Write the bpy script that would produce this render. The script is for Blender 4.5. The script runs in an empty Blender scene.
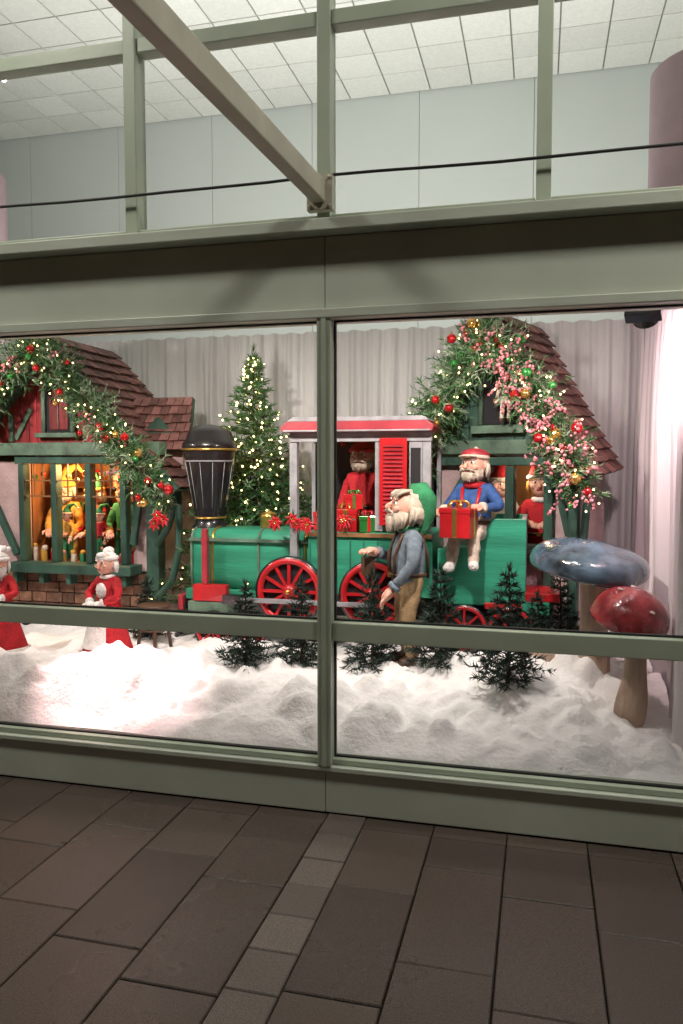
import bpy, math, random
from mathutils import Vector, Matrix, noise
random.seed(7)
R=random.random
def U(a,b): return a+(b-a)*random.random()
scene=bpy.context.scene
# ---------------------------------------------------------------- materials
def mat(name,col,rough=.6,metal=0.,var=.15,scale=8.,bump=.1,bscale=60.,emit=None,es=0.,coat=0.,stretch=(1,1,1),island=0.,rvar=0.):
    m=bpy.data.materials.new(name); m.use_nodes=True
    nt=m.node_tree; b=nt.nodes['Principled BSDF']; L=nt.links.new
    b.inputs['Roughness'].default_value=rough; b.inputs['Metallic'].default_value=metal
    b.inputs['Coat Weight'].default_value=coat
    if emit:
        b.inputs['Emission Color'].default_value=(*emit,1); b.inputs['Emission Strength'].default_value=es
        b.inputs['Base Color'].default_value=(*col,1)
        try: m.cycles.emission_sampling='NONE'
        except Exception: pass
        return m
    tc=nt.nodes.new('ShaderNodeTexCoord'); mp=nt.nodes.new('ShaderNodeMapping'); mp.inputs['Scale'].default_value=stretch
    L(tc.outputs['Object'],mp.inputs['Vector'])
    out=None
    if bump or not island:
        n=nt.nodes.new('ShaderNodeTexNoise'); n.inputs['Scale'].default_value=scale; n.inputs['Detail'].default_value=3
        L(mp.outputs[0],n.inputs['Vector'])
        r=nt.nodes.new('ShaderNodeValToRGB'); r.color_ramp.elements[0].position=.3; r.color_ramp.elements[1].position=.7
        r.color_ramp.elements[0].color=(*[max(0,c*(1-var)) for c in col],1)
        r.color_ramp.elements[1].color=(*[min(1,c*(1+var)) for c in col],1)
        L(n.outputs['Fac'],r.inputs['Fac']); out=r.outputs['Color']
        if rvar:
            n3=nt.nodes.new('ShaderNodeTexNoise'); n3.inputs['Scale'].default_value=1.6; n3.inputs['Detail'].default_value=4
            L(tc.outputs['Object'],n3.inputs['Vector']); q=nt.nodes.new('ShaderNodeMapRange')
            q.inputs['From Min'].default_value=.3; q.inputs['From Max'].default_value=.7
            q.inputs['To Min'].default_value=rough-rvar; q.inputs['To Max'].default_value=rough+rvar
            L(n3.outputs['Fac'],q.inputs['Value']); L(q.outputs[0],b.inputs['Roughness'])
    if island:
        g=nt.nodes.new('ShaderNodeNewGeometry'); mr=nt.nodes.new('ShaderNodeMapRange')
        mr.inputs['To Min'].default_value=1-island; mr.inputs['To Max'].default_value=1+island
        L(g.outputs['Random Per Island'],mr.inputs['Value'])
        mx=nt.nodes.new('ShaderNodeVectorMath'); mx.operation='SCALE'
        if out: L(out,mx.inputs[0])
        else: mx.inputs[0].default_value=col
        L(mr.outputs[0],mx.inputs['Scale']); out=mx.outputs[0]
    L(out,b.inputs['Base Color'])
    if bump:
        n2=nt.nodes.new('ShaderNodeTexNoise'); n2.inputs['Scale'].default_value=bscale; n2.inputs['Detail'].default_value=3
        L(mp.outputs[0],n2.inputs['Vector'])
        bp=nt.nodes.new('ShaderNodeBump'); bp.inputs['Strength'].default_value=bump; bp.inputs['Distance'].default_value=.02
        L(n2.outputs['Fac'],bp.inputs['Height']); L(bp.outputs[0],b.inputs['Normal'])
    return m
M={}
M['frame']=mat('painted_frame',(.41,.47,.375),.4,var=.10,scale=3,bump=.04,bscale=40,rvar=.12)
M['panel']=mat('painted_panel',(.53,.57,.49),.42,var=.10,scale=1.7,bump=.05,bscale=18,rvar=.14)
M['wallin']=mat('interior_wall',(.60,.63,.61),.8,var=.03,scale=.7,bump=0)
M['tile']=mat('ceiling_tile',(.82,.81,.77),.9,var=.05,scale=30,bump=.1,island=.06)
M['tbar']=mat('ceiling_bar',(.42,.42,.40),.8,var=.03,bump=0)
M['floor']=mat('shop_floor',(.3,.29,.28),.5)
M['mauve']=mat('mauve_column',(.36,.25,.28),.6,var=.05,bump=0)
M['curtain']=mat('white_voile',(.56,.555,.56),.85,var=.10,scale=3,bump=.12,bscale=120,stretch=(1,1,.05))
M['curtain_lit']=mat('white_voile_lit',(.66,.61,.63),.85,var=.08,scale=3,bump=.12,bscale=120,stretch=(1,1,.05))  # same white voile, with the pink lamp glow mixed into its colour
M['snow']=mat('cotton_snow',(.89,.875,.87),1.0,var=.04,scale=9,bump=.45,bscale=45)
M['paver']=mat('granite_paver',(.090,.066,.056),.33,var=.55,scale=210,bump=.20,bscale=260,island=.20,rvar=.12)
M['paverl']=mat('granite_paver_light',(.15,.122,.108),.42,var=.45,scale=210,bump=.22,bscale=260,island=.2,rvar=.1)
M['joint']=mat('joint_sand',(.02,.016,.014),.9,var=.3,scale=60)
M['green']=mat('train_green',(.03,.27,.165),.42,var=.28,scale=5,bump=.18,bscale=30,stretch=(.25,1,3))
M['dgreen']=mat('timber_green',(.03,.085,.062),.6,var=.45,scale=6,bump=.4,bscale=30,stretch=(1,1,.4))
M['lgreen']=mat('timber_sage',(.10,.17,.12),.6,var=.45,scale=7,bump=.35,bscale=30)
M['red']=mat('gloss_red',(.48,.012,.018),.32,var=.2,scale=6,bump=.05,bscale=30,coat=.2)
M['dred']=mat('wine_red_paint',(.34,.03,.045),.45,var=.25,scale=6,bump=.1,bscale=30)
M['redwood']=mat('red_siding',(.26,.014,.02),.6,var=.35,scale=8,bump=.4,bscale=30,stretch=(2,2,.2),island=.25)
M['redcloth']=mat('red_velvet',(.45,.012,.02),.85,var=.25,scale=14,bump=.5,bscale=80)
M['black']=mat('black_enamel',(.012,.012,.014),.25,var=.2,bump=.03,coat=.3)
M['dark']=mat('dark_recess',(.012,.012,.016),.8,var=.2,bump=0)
M['gold']=mat('gold_trim',(.65,.40,.10),.3,metal=.9,var=.15,bump=.05)
M['silver']=mat('grey_trim',(.28,.28,.30),.5,var=.25,scale=12,bump=.1)
M['shingle']=mat('roof_shingle',(.15,.062,.055),.75,var=.35,scale=14,bump=.4,bscale=50,island=.45)
M['shingleg']=mat('roof_shingle_brown',(.18,.078,.068),.75,var=.35,scale=14,bump=.4,bscale=50,island=.45)
M['stucco']=mat('pink_stucco',(.50,.36,.36),.9,var=.15,scale=7,bump=.5,bscale=50)
M['brick']=mat('stone_brick',(.17,.085,.055),.85,var=.35,scale=12,bump=.5,bscale=50,island=.5)
M['wood']=mat('warm_wood',(.26,.12,.045),.6,var=.35,scale=8,bump=.2,stretch=(1,1,.2))
M['skin']=mat('doll_skin',(.66,.36,.27),.5,var=.08,scale=12,bump=.02)
M['white']=mat('white_fur',(.82,.80,.78),.9,var=.12,scale=25,bump=.6,bscale=90)
M['hair']=mat('grey_beard',(.55,.47,.38),.85,var=.35,scale=30,bump=.6,bscale=90,stretch=(1,1,.3))
M['denim']=mat('denim_shirt',(.15,.19,.23),.85,var=.3,scale=30,bump=.3,bscale=150)
M['blue']=mat('blue_jacket',(.03,.09,.27),.8,var=.3,scale=20,bump=.3,bscale=90)
M['khaki']=mat('khaki_trousers',(.40,.27,.14),.85,var=.25,scale=16,bump=.4,bscale=70)
M['cream']=mat('cream_cloth',(.62,.52,.42),.85,var=.25,scale=40,bump=.3,bscale=90)
M['leather']=mat('brown_leather',(.08,.04,.022),.5,var=.3,bump=.2)
M['gcloth']=mat('green_felt',(.03,.22,.09),.85,var=.25,scale=18,bump=.4,bscale=80)
M['yellow']=mat('ochre_felt',(.55,.30,.05),.85,var=.25,scale=18,bump=.4,bscale=80)
M['eye']=mat('eye_dark',(.01,.008,.008),.15,bump=0)
M['eyew']=mat('eye_white',(.8,.8,.78),.3,bump=0)
M['lip']=mat('lip',(.42,.08,.07),.5,bump=0)
M['capblue']=mat('mushroom_slate',(.075,.115,.16),.2,var=.85,scale=6,bump=.45,bscale=11,coat=.6)
M['capred']=mat('mushroom_red',(.30,.035,.042),.22,var=.6,scale=8,bump=.35,bscale=14,coat=.5)
M['spot']=mat('mushroom_spot',(.62,.45,.42),.6,var=.2,bump=.2)
M['stem']=mat('mushroom_stem',(.46,.34,.26),.8,var=.3,scale=10,bump=.6,bscale=28,stretch=(1,1,.3))
M['ndl']=mat('needles_green',(.05,.14,.045),.6,bump=0,island=.55)
M['ndd']=mat('needles_dark',(.014,.034,.024),.7,bump=0,island=.5)
M['ndf']=mat('needles_frosted',(.26,.34,.22),.7,bump=0,island=.5)
M['bark']=mat('bark',(.06,.035,.02),.9,var=.3,bump=.5)
M['ballr']=mat('bauble_red',(.55,.01,.015),.15,metal=.5,bump=0,coat=.6)
M['ballg']=mat('bauble_green',(.05,.33,.07),.15,metal=.5,bump=0,coat=.6)
M['ballo']=mat('bauble_gold',(.7,.42,.12),.2,metal=.8,bump=0)
M['berry']=mat('frosted_berry',(.60,.22,.25),.5,bump=0,island=.5)
M['petal']=mat('red_petal',(.52,.01,.02),.6,bump=0,island=.3)
M['bulb']=mat('warm_bulb',(1,.85,.5),.4,emit=(1,.70,.28),es=14)
M['lamp']=mat('lamp_lens',(1,1,1),.4,emit=(1,.90,.84),es=14)
M['rubber']=mat('black_cable',(.01,.01,.01),.6,bump=0)
M['steel']=mat('painted_steel',(.50,.47,.38),.4,var=.15,scale=5,bump=.06,rvar=.12)
def glassmat():
    m=bpy.data.materials.new('window_glass'); m.use_nodes=True; nt=m.node_tree
    nt.nodes.clear(); o=nt.nodes.new('ShaderNodeOutputMaterial'); mx=nt.nodes.new('ShaderNodeMixShader')
    t=nt.nodes.new('ShaderNodeBsdfTransparent'); g=nt.nodes.new('ShaderNodeBsdfGlossy'); g.inputs['Roughness'].default_value=.02
    t.inputs['Color'].default_value=(.95,.97,.95,1)
    f=nt.nodes.new('ShaderNodeFresnel'); f.inputs['IOR'].default_value=1.45
    nt.links.new(f.outputs[0],mx.inputs[0]); nt.links.new(t.outputs[0],mx.inputs[1]); nt.links.new(g.outputs[0],mx.inputs[2]); nt.links.new(mx.outputs[0],o.inputs[0])
    return m
M['glass']=glassmat()
# ---------------------------------------------------------------- builders
def group(name,loc=(0,0,0)):
    e=bpy.data.objects.new(name,None); e.location=loc; e.empty_display_size=.1
    scene.collection.objects.link(e); return e
class MB:
    def __init__(s): s.v=[];s.f=[];s.m=[];s.s=[];s.mats=[];s.T=Matrix()
    def mi(s,k):
        m=M[k]
        if m not in s.mats: s.mats.append(m)
        return s.mats.index(m)
    def add(s,vs,fs,k,smooth=False):
        o=len(s.v); i=s.mi(k); T=s.T
        s.v.extend([T@Vector(p) for p in vs])
        for f in fs:
            s.f.append(tuple(a+o for a in f)); s.m.append(i); s.s.append(smooth)
    def box(s,c,d,k,rot=None):
        c=Vector(c); vs=[]
        for z in(-.5,.5):
            for x,y in((-.5,-.5),(.5,-.5),(.5,.5),(-.5,.5)):
                p=Vector((x*d[0],y*d[1],z*d[2]))
                if rot is not None: p=rot@p
                vs.append(c+p)
        s.add(vs,[(3,2,1,0),(4,5,6,7),(0,1,5,4),(1,2,6,5),(2,3,7,6),(3,0,4,7)],k)
    def bx(s,x0,x1,y0,y1,z0,z1,k): s.box(((x0+x1)/2,(y0+y1)/2,(z0+z1)/2),(x1-x0,y1-y0,z1-z0),k)
    def beam(s,a,b,w,h,k):
        a=Vector(a);b=Vector(b);d=b-a
        q=d.to_track_quat('X','Z').to_matrix()
        s.box((a+b)/2,(d.length,w,h),k,q)
    def tube(s,pts,rad,k,n=8,caps=True):
        pts=[Vector(p) for p in pts]; vs=[];fs=[]
        if not hasattr(rad,'__len__'): rad=[rad]*len(pts)
        up=Vector((0,0,1)); 
        d0=(pts[1]-pts[0]).normalized()
        a=d0.cross(up if abs(d0.z)<.9 else Vector((1,0,0))).normalized()
        for i,p in enumerate(pts):
            d=(pts[min(i+1,len(pts)-1)]-pts[max(i-1,0)]).normalized()
            a=(a-d*a.dot(d)).normalized(); b=d.cross(a)
            for j in range(n):
                t=2*math.pi*j/n; vs.append(p+(a*math.cos(t)+b*math.sin(t))*rad[i])
        for i in range(len(pts)-1):
            for j in range(n):
                j2=(j+1)%n; fs.append((i*n+j,i*n+j2,(i+1)*n+j2,(i+1)*n+j))
        if caps: fs.append(tuple(range(n-1,-1,-1))); fs.append(tuple(range((len(pts)-1)*n,len(pts)*n)))
        s.add(vs,fs,k,True)
    def lathe(s,c,prof,k,n=28,rot=None,wob=0,sq=0):
        c=Vector(c); vs=[];fs=[]
        for r,z in prof:
            for j in range(n):
                t=2*math.pi*j/n; w=1+wob*math.sin(3*t+z*9)+wob*.6*math.sin(5*t+1)
                if sq: w=1/((abs(math.cos(t))**sq+abs(math.sin(t))**sq)**(1/sq))
                p=Vector((r*w*math.cos(t),r*w*math.sin(t),z))
                if rot is not None:p=rot@p
                vs.append(c+p)
        for i in range(len(prof)-1):
            for j in range(n):
                j2=(j+1)%n; fs.append((i*n+j,i*n+j2,(i+1)*n+j2,(i+1)*n+j))
        s.add(vs,fs,k,True)
    def sph(s,c,r,k,n=12,m=8,rot=None,nz=0):
        if not hasattr(r,'__len__'): r=(r,r,r)
        c=Vector(c); vs=[];fs=[]
        for i in range(m+1):
            ph=math.pi*i/m
            for j in range(n):
                t=2*math.pi*j/n
                d=Vector((math.sin(ph)*math.cos(t),math.sin(ph)*math.sin(t),math.cos(ph)))
                q=1+(noise.noise(d*3+c*20)*nz if nz else 0)
                p=Vector((d.x*r[0]*q,d.y*r[1]*q,d.z*r[2]*q))
                if rot is not None:p=rot@p
                vs.append(c+p)
        for i in range(m):
            for j in range(n):
                j2=(j+1)%n; fs.append((i*n+j,(i+1)*n+j,(i+1)*n+j2,i*n+j2))
        s.add(vs,fs,k,True)
    def prism(s,poly,y0,y1,k):
        n=len(poly); vs=[(x,y0,z) for x,z in poly]+[(x,y1,z) for x,z in poly]
        fs=[tuple(range(n)),tuple(range(2*n-1,n-1,-1))]+[(i+n,(i+1)%n+n,(i+1)%n,i) for i in range(n)]
        s.add(vs,fs,k)
    def torus(s,c,Rr,r,k,n=28,m=8,rot=None,sq=0):
        c=Vector(c); vs=[];fs=[]
        for i in range(n):
            t=2*math.pi*i/n; w=1/((abs(math.cos(t))**sq+abs(math.sin(t))**sq)**(1/sq)) if sq else 1
            for j in range(m):
                u=2*math.pi*j/m
                p=Vector(((Rr*w+r*math.cos(u))*math.cos(t),(Rr*w+r*math.cos(u))*math.sin(t),r*math.sin(u)))
                if rot is not None:p=rot@p
                vs.append(c+p)
        for i in range(n):
            for j in range(m):
                i2=(i+1)%n;j2=(j+1)%m; fs.append((i*m+j,i2*m+j,i2*m+j2,i*m+j2))
        s.add(vs,fs,k,True)
    def tri(s,p,d,ln,w,k):
        d=d.normalized(); q=d.cross(Vector((U(-1,1),U(-1,1),U(-1,1)))).normalized()*w
        o=len(s.v); T=s.T; s.v.extend([T@(p-q),T@(p+q),T@(p+d*ln)]); s.f.append((o,o+1,o+2)); s.m.append(s.mi(k)); s.s.append(False)
    def build(s,name,parent,bev=0):
        me=bpy.data.meshes.new(name); L=Vector(parent.location) if parent else Vector()
        me.from_pydata([v-L for v in s.v],[],s.f)
        for m in s.mats: me.materials.append(m)
        me.polygons.foreach_set('material_index',s.m); me.polygons.foreach_set('use_smooth',s.s); me.update()
        o=bpy.data.objects.new(name,me); scene.collection.objects.link(o)
        if parent: o.parent=parent
        if bev:
            b=o.modifiers.new('bevel','BEVEL'); b.width=bev; b.segments=2; b.limit_method='ANGLE'; b.angle_limit=math.radians(50)
        return o
def light(name,typ,loc,target,energy,col,parent=None,size=.1,sizey=None,spot=60,blend=.5):
    l=bpy.data.lights.new(name,typ); l.energy=energy; l.color=col
    if typ=='AREA':
        l.size=size
        if sizey: l.shape='RECTANGLE'; l.size_y=sizey
    elif typ=='SPOT': l.shadow_soft_size=size; l.spot_size=math.radians(spot); l.spot_blend=blend
    elif typ=='POINT': l.shadow_soft_size=size
    o=bpy.data.objects.new(name,l); scene.collection.objects.link(o)
    o.rotation_euler=(Vector(target)-Vector(loc)).to_track_quat('-Z','Y').to_euler()
    if parent: o.parent=parent; o.location=Vector(loc)-Vector(parent.location)
    else: o.location=loc
    return o
RX90=Matrix.Rotation(math.radians(90),3,'X'); RY90=Matrix.Rotation(math.radians(90),3,'Y')
# ---------------------------------------------------------------- ground + pavement
g=MB(); g.add([(-150,-150,-.02),(150,-150,-.02),(150,150,-.02),(-150,150,-.02)],[(0,1,2,3)],'joint'); g.build('ground',None)
pv=MB()
xs=[-.317-.333*i for i in range(17,0,-1)]+[-.317,.016,.196,.505,.82,1.15]+[1.15+.33*i for i in range(1,16)]
for i in range(len(xs)-1):
    x0,x1=xs[i],xs[i+1]; narrow=(x1-x0)<.2
    if not narrow: pv.bx(x0+.003,x1-.003,-.105,-.005,-.018,-.004,'paver')
    y=-.11 if not narrow else -.004; first=True
    while y>-6.5:
        ln=(.205 if narrow else .62)
        if first and not narrow: ln=.25+.37*((i*7)%5)/5; 
        first=False
        z=U(-.0015,.0015)
        a,b=y-ln+.0025,y-.0025; e=.004
        vs=[(x0+.0025,a,-.018),(x1-.0025,a,-.018),(x1-.0025,b,-.018),(x0+.0025,b,-.018),
            (x0+.0025,a,z-e),(x1-.0025,a,z-e),(x1-.0025,b,z-e),(x0+.0025,b,z-e),
            (x0+.0025+e,a+e,z),(x1-.0025-e,a+e,z),(x1-.0025-e,b-e,z),(x0+.0025+e,b-e,z)]
        pv.add(vs,[(8,9,10,11)]+[(p,(p+1)%4,(p+1)%4+4,p+4) for p in range(4)]+[(p+4,(p+1)%4+4,(p+1)%4+8,p+8) for p in range(4)],'paverl' if narrow else 'paver')
        y-=ln
pv.build('pavement',None)
# ---------------------------------------------------------------- shop building
shop=group('shop_building',(0,0,0))
f=MB()
XL,XR=-7.6,5.7
SP=1.86; SH=.93
f.bx(XL,-.0015,0,.14,0,.196,'panel'); f.bx(.0015,XR,0,.14,0,.196,'panel')
f.bx(XL,XR,-.018,.16,.198,.222,'panel')
f.build('base_panel',shop,.004)
f=MB(); f.bx(XL,XR,.01,.11,.224,.250,'frame'); f.build('window_sill',shop,.003)
f=MB()
f.bx(XL,-.0015,0,.14,2.285,2.60,'panel'); f.bx(.0015,XR,0,.14,2.285,2.60,'panel')
f.bx(XL,XR,-.03,.15,2.24,2.283,'panel')
f.bx(XL,XR,-.085,.15,2.602,2.655,'panel')
f.build('header_panel',shop,.005)
f=MB()
for i in range(-4,4):
    f.bx(i*SP-.032,i*SP+.032,-.022,.075,.2235,2.239,'frame')
    f.bx(i*SP-.012,i*SP+.012,-.030,-.0225,.2235,2.239,'frame')
for i in range(-8,7):
    f.bx(i*SH-.03,i*SH+.03,-.02,.08,2.657,6.0,'frame')
f.build('mullions',shop,.004)
f=MB()
for i in range(-4,3):
    f.bx(i*SP+.034,i*SP+SP-.034,-.006,.07,.80,.885,'frame')
for i in range(-8,6):
    f.bx(i*SH+.032,i*SH+SH-.032,-.008,.07,3.49,3.555,'frame')
    f.bx(i*SH+.032,i*SH+SH-.032,-.008,.07,2.657,2.69,'frame')
f.build('rails',shop,.004)
f=MB()   # dark glazing gaskets
for i in range(-4,3):
    for z in(.2505,.790,.8855,2.232): f.bx(i*SP+.033,i*SP+SP-.033,.040,.060,z,z+.008,'rubber')
    for x in(i*SP+.0325,i*SP+SP-.0395): f.bx(x,x+.007,.040,.060,.26,.789,'rubber'); f.bx(x,x+.007,.040,.060,.894,2.231,'rubber')
f.build('gaskets',shop)
f=MB()
for i in range(-4,3):
    for z0,z1 in((.2505,.799),(.886,2.238)):
        f.add([(i*SP+.033,.05,z0),(i*SP+SP-.033,.05,z0),(i*SP+SP-.033,.05,z1),(i*SP+.033,.05,z1)],[(0,1,2,3)],'glass')
for i in range(-8,6):
    for z0,z1 in((2.691,3.489),(3.556,5.99)):
        f.add([(i*SH+.031,.05,z0),(i*SH+SH-.031,.05,z0),(i*SH+SH-.031,.05,z1),(i*SH+.031,.05,z1)],[(0,1,2,3)],'glass')
f.build('glass_panes',shop)
f=MB(); f.bx(XL,XR,-.05,.2,6.0,7.2,'panel'); f.build('upper_fascia',shop)
f=MB()
YB=6.6; ZC=6.25
x=XL
while x<XR:
    f.bx(x+.003,x+1.397,YB,YB+.1,.0,ZC+.3,'wallin'); x+=1.4
f.bx(XL-.1,XL,.15,YB,0,ZC+.3,'wallin'); f.bx(XR,XR+.1,.15,YB,0,ZC+.3,'wallin')
f.bx(XL,XR,YB+.1,YB+.12,0,ZC+.3,'tbar')
f.build('interior_wall',shop)
f=MB(); f.bx(XL,XR,.21,YB-.01,ZC+.03,ZC+.1,'tbar')
x=XL
while x<XR-.5:
    y=YB-.52
    while y>.2:
        f.bx(x+.009,x+.501,y+.009,y+.501,ZC,ZC+.025,'tile'); y-=.51
    x+=.51
f.build('ceiling_tiles',shop)
f=MB(); f.bx(XL,XR,.15,YB-.01,-.01,.06,'floor'); f.build('shop_floor',shop)
for n,(cx,cy,cr,zt) in enumerate([(1.99,2.35,.38,4.2),(-4.86,3.7,.36,4.6)]):
    c=group('mauve_column',(cx,cy,0)); f=MB()
    f.lathe((cx,cy,0),[(.0,.061),(cr,.061),(cr,zt-.02),(cr-.02,zt),(0,zt)],'mauve',40); f.lathe((cx,cy,0),[(cr+.03,.061),(cr+.03,.2),(cr+.001,.21)],'mauve',40)
    f.build('shaft',c)
# canopy beam & cable
c=group('canopy_beam',(0,-.1,2.76)); f=MB()
f.beam((-.005,-.075,2.765),(-.15,-3.2,2.775),.060,.090,'steel'); f.build('box_section',c,.006)
f=MB(); f.bx(-.06,.055,-.075,-.035,2.69,2.84,'steel'); f.bx(-.035,.035,-.035,-.0205,2.70,2.83,'steel')
for dx in(-.045,.042):
    for dz in(2.705,2.825): f.tube([(dx,-.085,dz),(dx,-.075,dz)],.009,'steel',6)
f.build('wall_bracket',c,.003)
c=group('overhead_cable',(0,-.06,2.86)); f=MB()
f.tube([(x*.25,-.05-.002*math.sin(x),2.842-.010*math.sin(math.pi*((x*.25)%1.9)/1.9)+.002*math.sin(x*1.7)) for x in range(-30,22)],.0065,'rubber',6); f.build('cable',c)
# ---------------------------------------------------------------- display: curtains
def curtain(name,pts,z0,z1,k,pitch):
    c=group(name,(pts[0][0],pts[0][1],z0)); f=MB(); vs=[];fs=[]
    a=Vector((pts[0][0],pts[0][1],0)); b=Vector((pts[1][0],pts[1][1],0)); d=(b-a); Ln=d.length; d.normalize(); nrm=Vector((d.y,-d.x,0))
    N=int(Ln/.012); K=16
    for q in range(K+1):
        t=q/K; z=z1+(z0-z1)*t
        for i in range(N+1):
            s_=i/N*Ln; ph=s_*2*math.pi/pitch+4.5*noise.noise(Vector((s_*1.3,0,3)))+.8*noise.noise(Vector((s_*2,t*2,8)))
            amp=(.010+.028*min(1,t*3))*(1+.9*noise.noise(Vector((s_*3,5,t*1.3))))
            p=a+d*s_+nrm*(amp*math.sin(ph)+.011*math.sin(ph*2.3+1)+.02*noise.noise(Vector((s_*1.1,t*1.5,2)))); vs.append((p.x,p.y,z+(.006*math.sin(ph) if q==0 else 0)))
    for q in range(K):
        for i in range(N): o=q*(N+1)+i; fs.append((o,o+1,o+N+2,o+N+1))
    f.add(vs,fs,k,True); f.build('pleated_fabric',c)
    f=MB(); f.tube([a+Vector((0,0,z1-.02))-nrm*.05,b+Vector((0,0,z1-.02))-nrm*.05],.015,'silver',8); f.build('rod',c)
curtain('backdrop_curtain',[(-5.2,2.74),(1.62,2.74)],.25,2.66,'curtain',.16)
curtain('side_curtain',[(1.62,2.70),(1.62,.14)],.25,2.66,'curtain_lit',.24)
# ---------------------------------------------------------------- snow
def bil(x,y,z):
    n=noise.noise(Vector((x,y,z))); return math.sqrt(n*n+.012)-.11
def snow_h(x,y):
    t=min(1,max(0,(y-.09)/.42)); s_=t**.8
    z=.25+.16*s_
    if y>.85: z-=.02*min(1,(y-.85)/.3)
    z+=.10*noise.noise(Vector((x*1.5,y*1.6,1)))*min(1,(y-.05)*3)
    k=min(1,t*2.0)*(1 if y<1.0 else .55)
    z+=k*(.15*bil(x*3.0,y*3.4,4)+.085*bil(x*7+3,y*7.5,7)+.020*bil(x*18,y*18,2)+.006*noise.noise(Vector((x*45,y*45,5))))
    z+=.13*math.exp(-((x+1.33)/.30)**2-((y-.5)/.22)**2)
    if x>.15: z+=.06*min(1,(x-.15)/.3)*min(1,max(0,(y-.8)/.3))
    if x>1.12: z-=.15*min(1,(x-1.12)/.3)*max(0,1-y/1.6)
    return max(.23,z)
f=MB(); nx,ny=440,170; x0,x1,y0,y1=-4.6,1.59,.085,2.66; vs=[];fs=[]
for j in range(ny+1):
    y=y0+(y1-y0)*(j/ny)**1.6
    for i in range(nx+1):
        x=x0+(x1-x0)*i/nx; vs.append((x,max(.083,y-.06*(bil(x*5,y*5,21)-.1)*min(1,j/20)*(1 if y<1.2 else 0)),snow_h(x,y)))
for j in range(ny):
    for i in range(nx): q=j*(nx+1)+i; fs.append((q,q+1,q+nx+2,q+nx+1))
f.add(vs,fs,'snow',True)
sg=group('cotton_snow',(-1.5,.1,.25)); f.build('snow_blanket',sg)
f=MB(); f.bx(-4.6,1.59,.16,2.66,.061,.229,'silver'); f.build('platform',sg)
# ---------------------------------------------------------------- foliage
def conifer(name,loc,H,Rd,k,levels=18,per=9,nl=.03,lights=0,k2=None,dens=1.,trunk=.02,droop=.15,wd=.09):
    L=Vector(loc); gr=group(name,loc); f=MB(); tr=MB()
    tr.tube([L,L+Vector((.01,0,H*.5)),L+Vector((0,0,H*.98))],[trunk,trunk*.6,.003],'bark',8); tr.build('trunk',gr)
    tips=[]
    for i in range(levels):
        t=(i+.3)/levels; z=H*(.07+.9*t); r=Rd*(1-t)**.9+.012
        n=max(4,int(per*(1-.55*t)))
        for b in range(n):
            a=2*math.pi*(b+R()*.8)/n+i*1.3; rr=r*U(.62,1.2)
            up=Vector((0,0,rr*(.25-droop*2*(1-t))+U(-.02,.02)*H*.3))
            base=L+Vector((0,0,z)); mid=base+Vector((math.cos(a)*rr*.55,math.sin(a)*rr*.55,up.z*.8)); tip=base+Vector((math.cos(a)*rr,math.sin(a)*rr,up.z*.6+.02*H*t))
            segs=[(base,mid),(mid,tip)]
            for q in range(3):
                fr=U(.3,.85); p=base.lerp(tip,fr); a2=a+U(.5,1.0)*random.choice((-1,1)); l2=rr*.38*(1.1-fr)
                segs.append((p,p+Vector((math.cos(a2)*l2,math.sin(a2)*l2,U(-.3,.2)*l2))))
            for (p,q) in segs:
                d=(q-p); ln=d.length; cnt=int((ln/nl*7+3)*dens)
                for _ in range(cnt):
                    s_=R(); dd=d.normalized()*.7+Vector((U(-1,1),U(-1,1),U(-.7,1)))*.75
                    f.tri(p+d*s_,dd,nl*U(.7,1.3),nl*wd,(k2 if k2 and R()<.12 else k))
            tips.append(tip); tips.append(mid)
    for _ in range(20): f.tri(L+Vector((0,0,H*U(.93,1.0))),Vector((U(-.5,.5),U(-.5,.5),1)),nl*1.2,nl*.09,k)
    f.build('needles',gr)
    if lights:
        f=MB()
        for _ in range(lights):
            p=random.choice(tips)+Vector((U(-.02,.02),U(-.02,.02),U(-.02,.02))); f.sph(p,U(.005,.0085),'bulb',6,4)
        f.build('fairy_lights',gr)
    return gr
conifer('christmas_tree',(-1.15,2.15,.34),2.11,.66,'ndl',levels=32,per=16,nl=.058,lights=360,k2='ndf',dens=.8,trunk=.035,droop=.06,wd=.12)
for (x,y,h,r,kk) in [(-.70,.80,.50,.17,9),(-.40,.92,.52,.17,9),(.0,1.02,.60,.18,10),(.40,.98,.58,.18,10),(.79,.62,.62,.20,11),(1.06,1.45,.62,.2,9),(.93,1.15,.4,.16,8),(-1.62,1.35,.42,.15,8)]:
    conifer('small_fir_tree',(x,y,snow_h(x,y)-.03),h,r,'ndd',levels=12,per=kk,nl=.042,dens=.85,trunk=.012,droop=.12,wd=.10)
def interp(path,t):
    segs=[(Vector(path[i+1])-Vector(path[i])).length for i in range(len(path)-1)]; tot=sum(segs); d=t*tot
    for i,s_ in enumerate(segs):
        if d<=s_ or i==len(segs)-1: return Vector(path[i]).lerp(Vector(path[i+1]),min(1,d/s_))
        d-=s_
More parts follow.
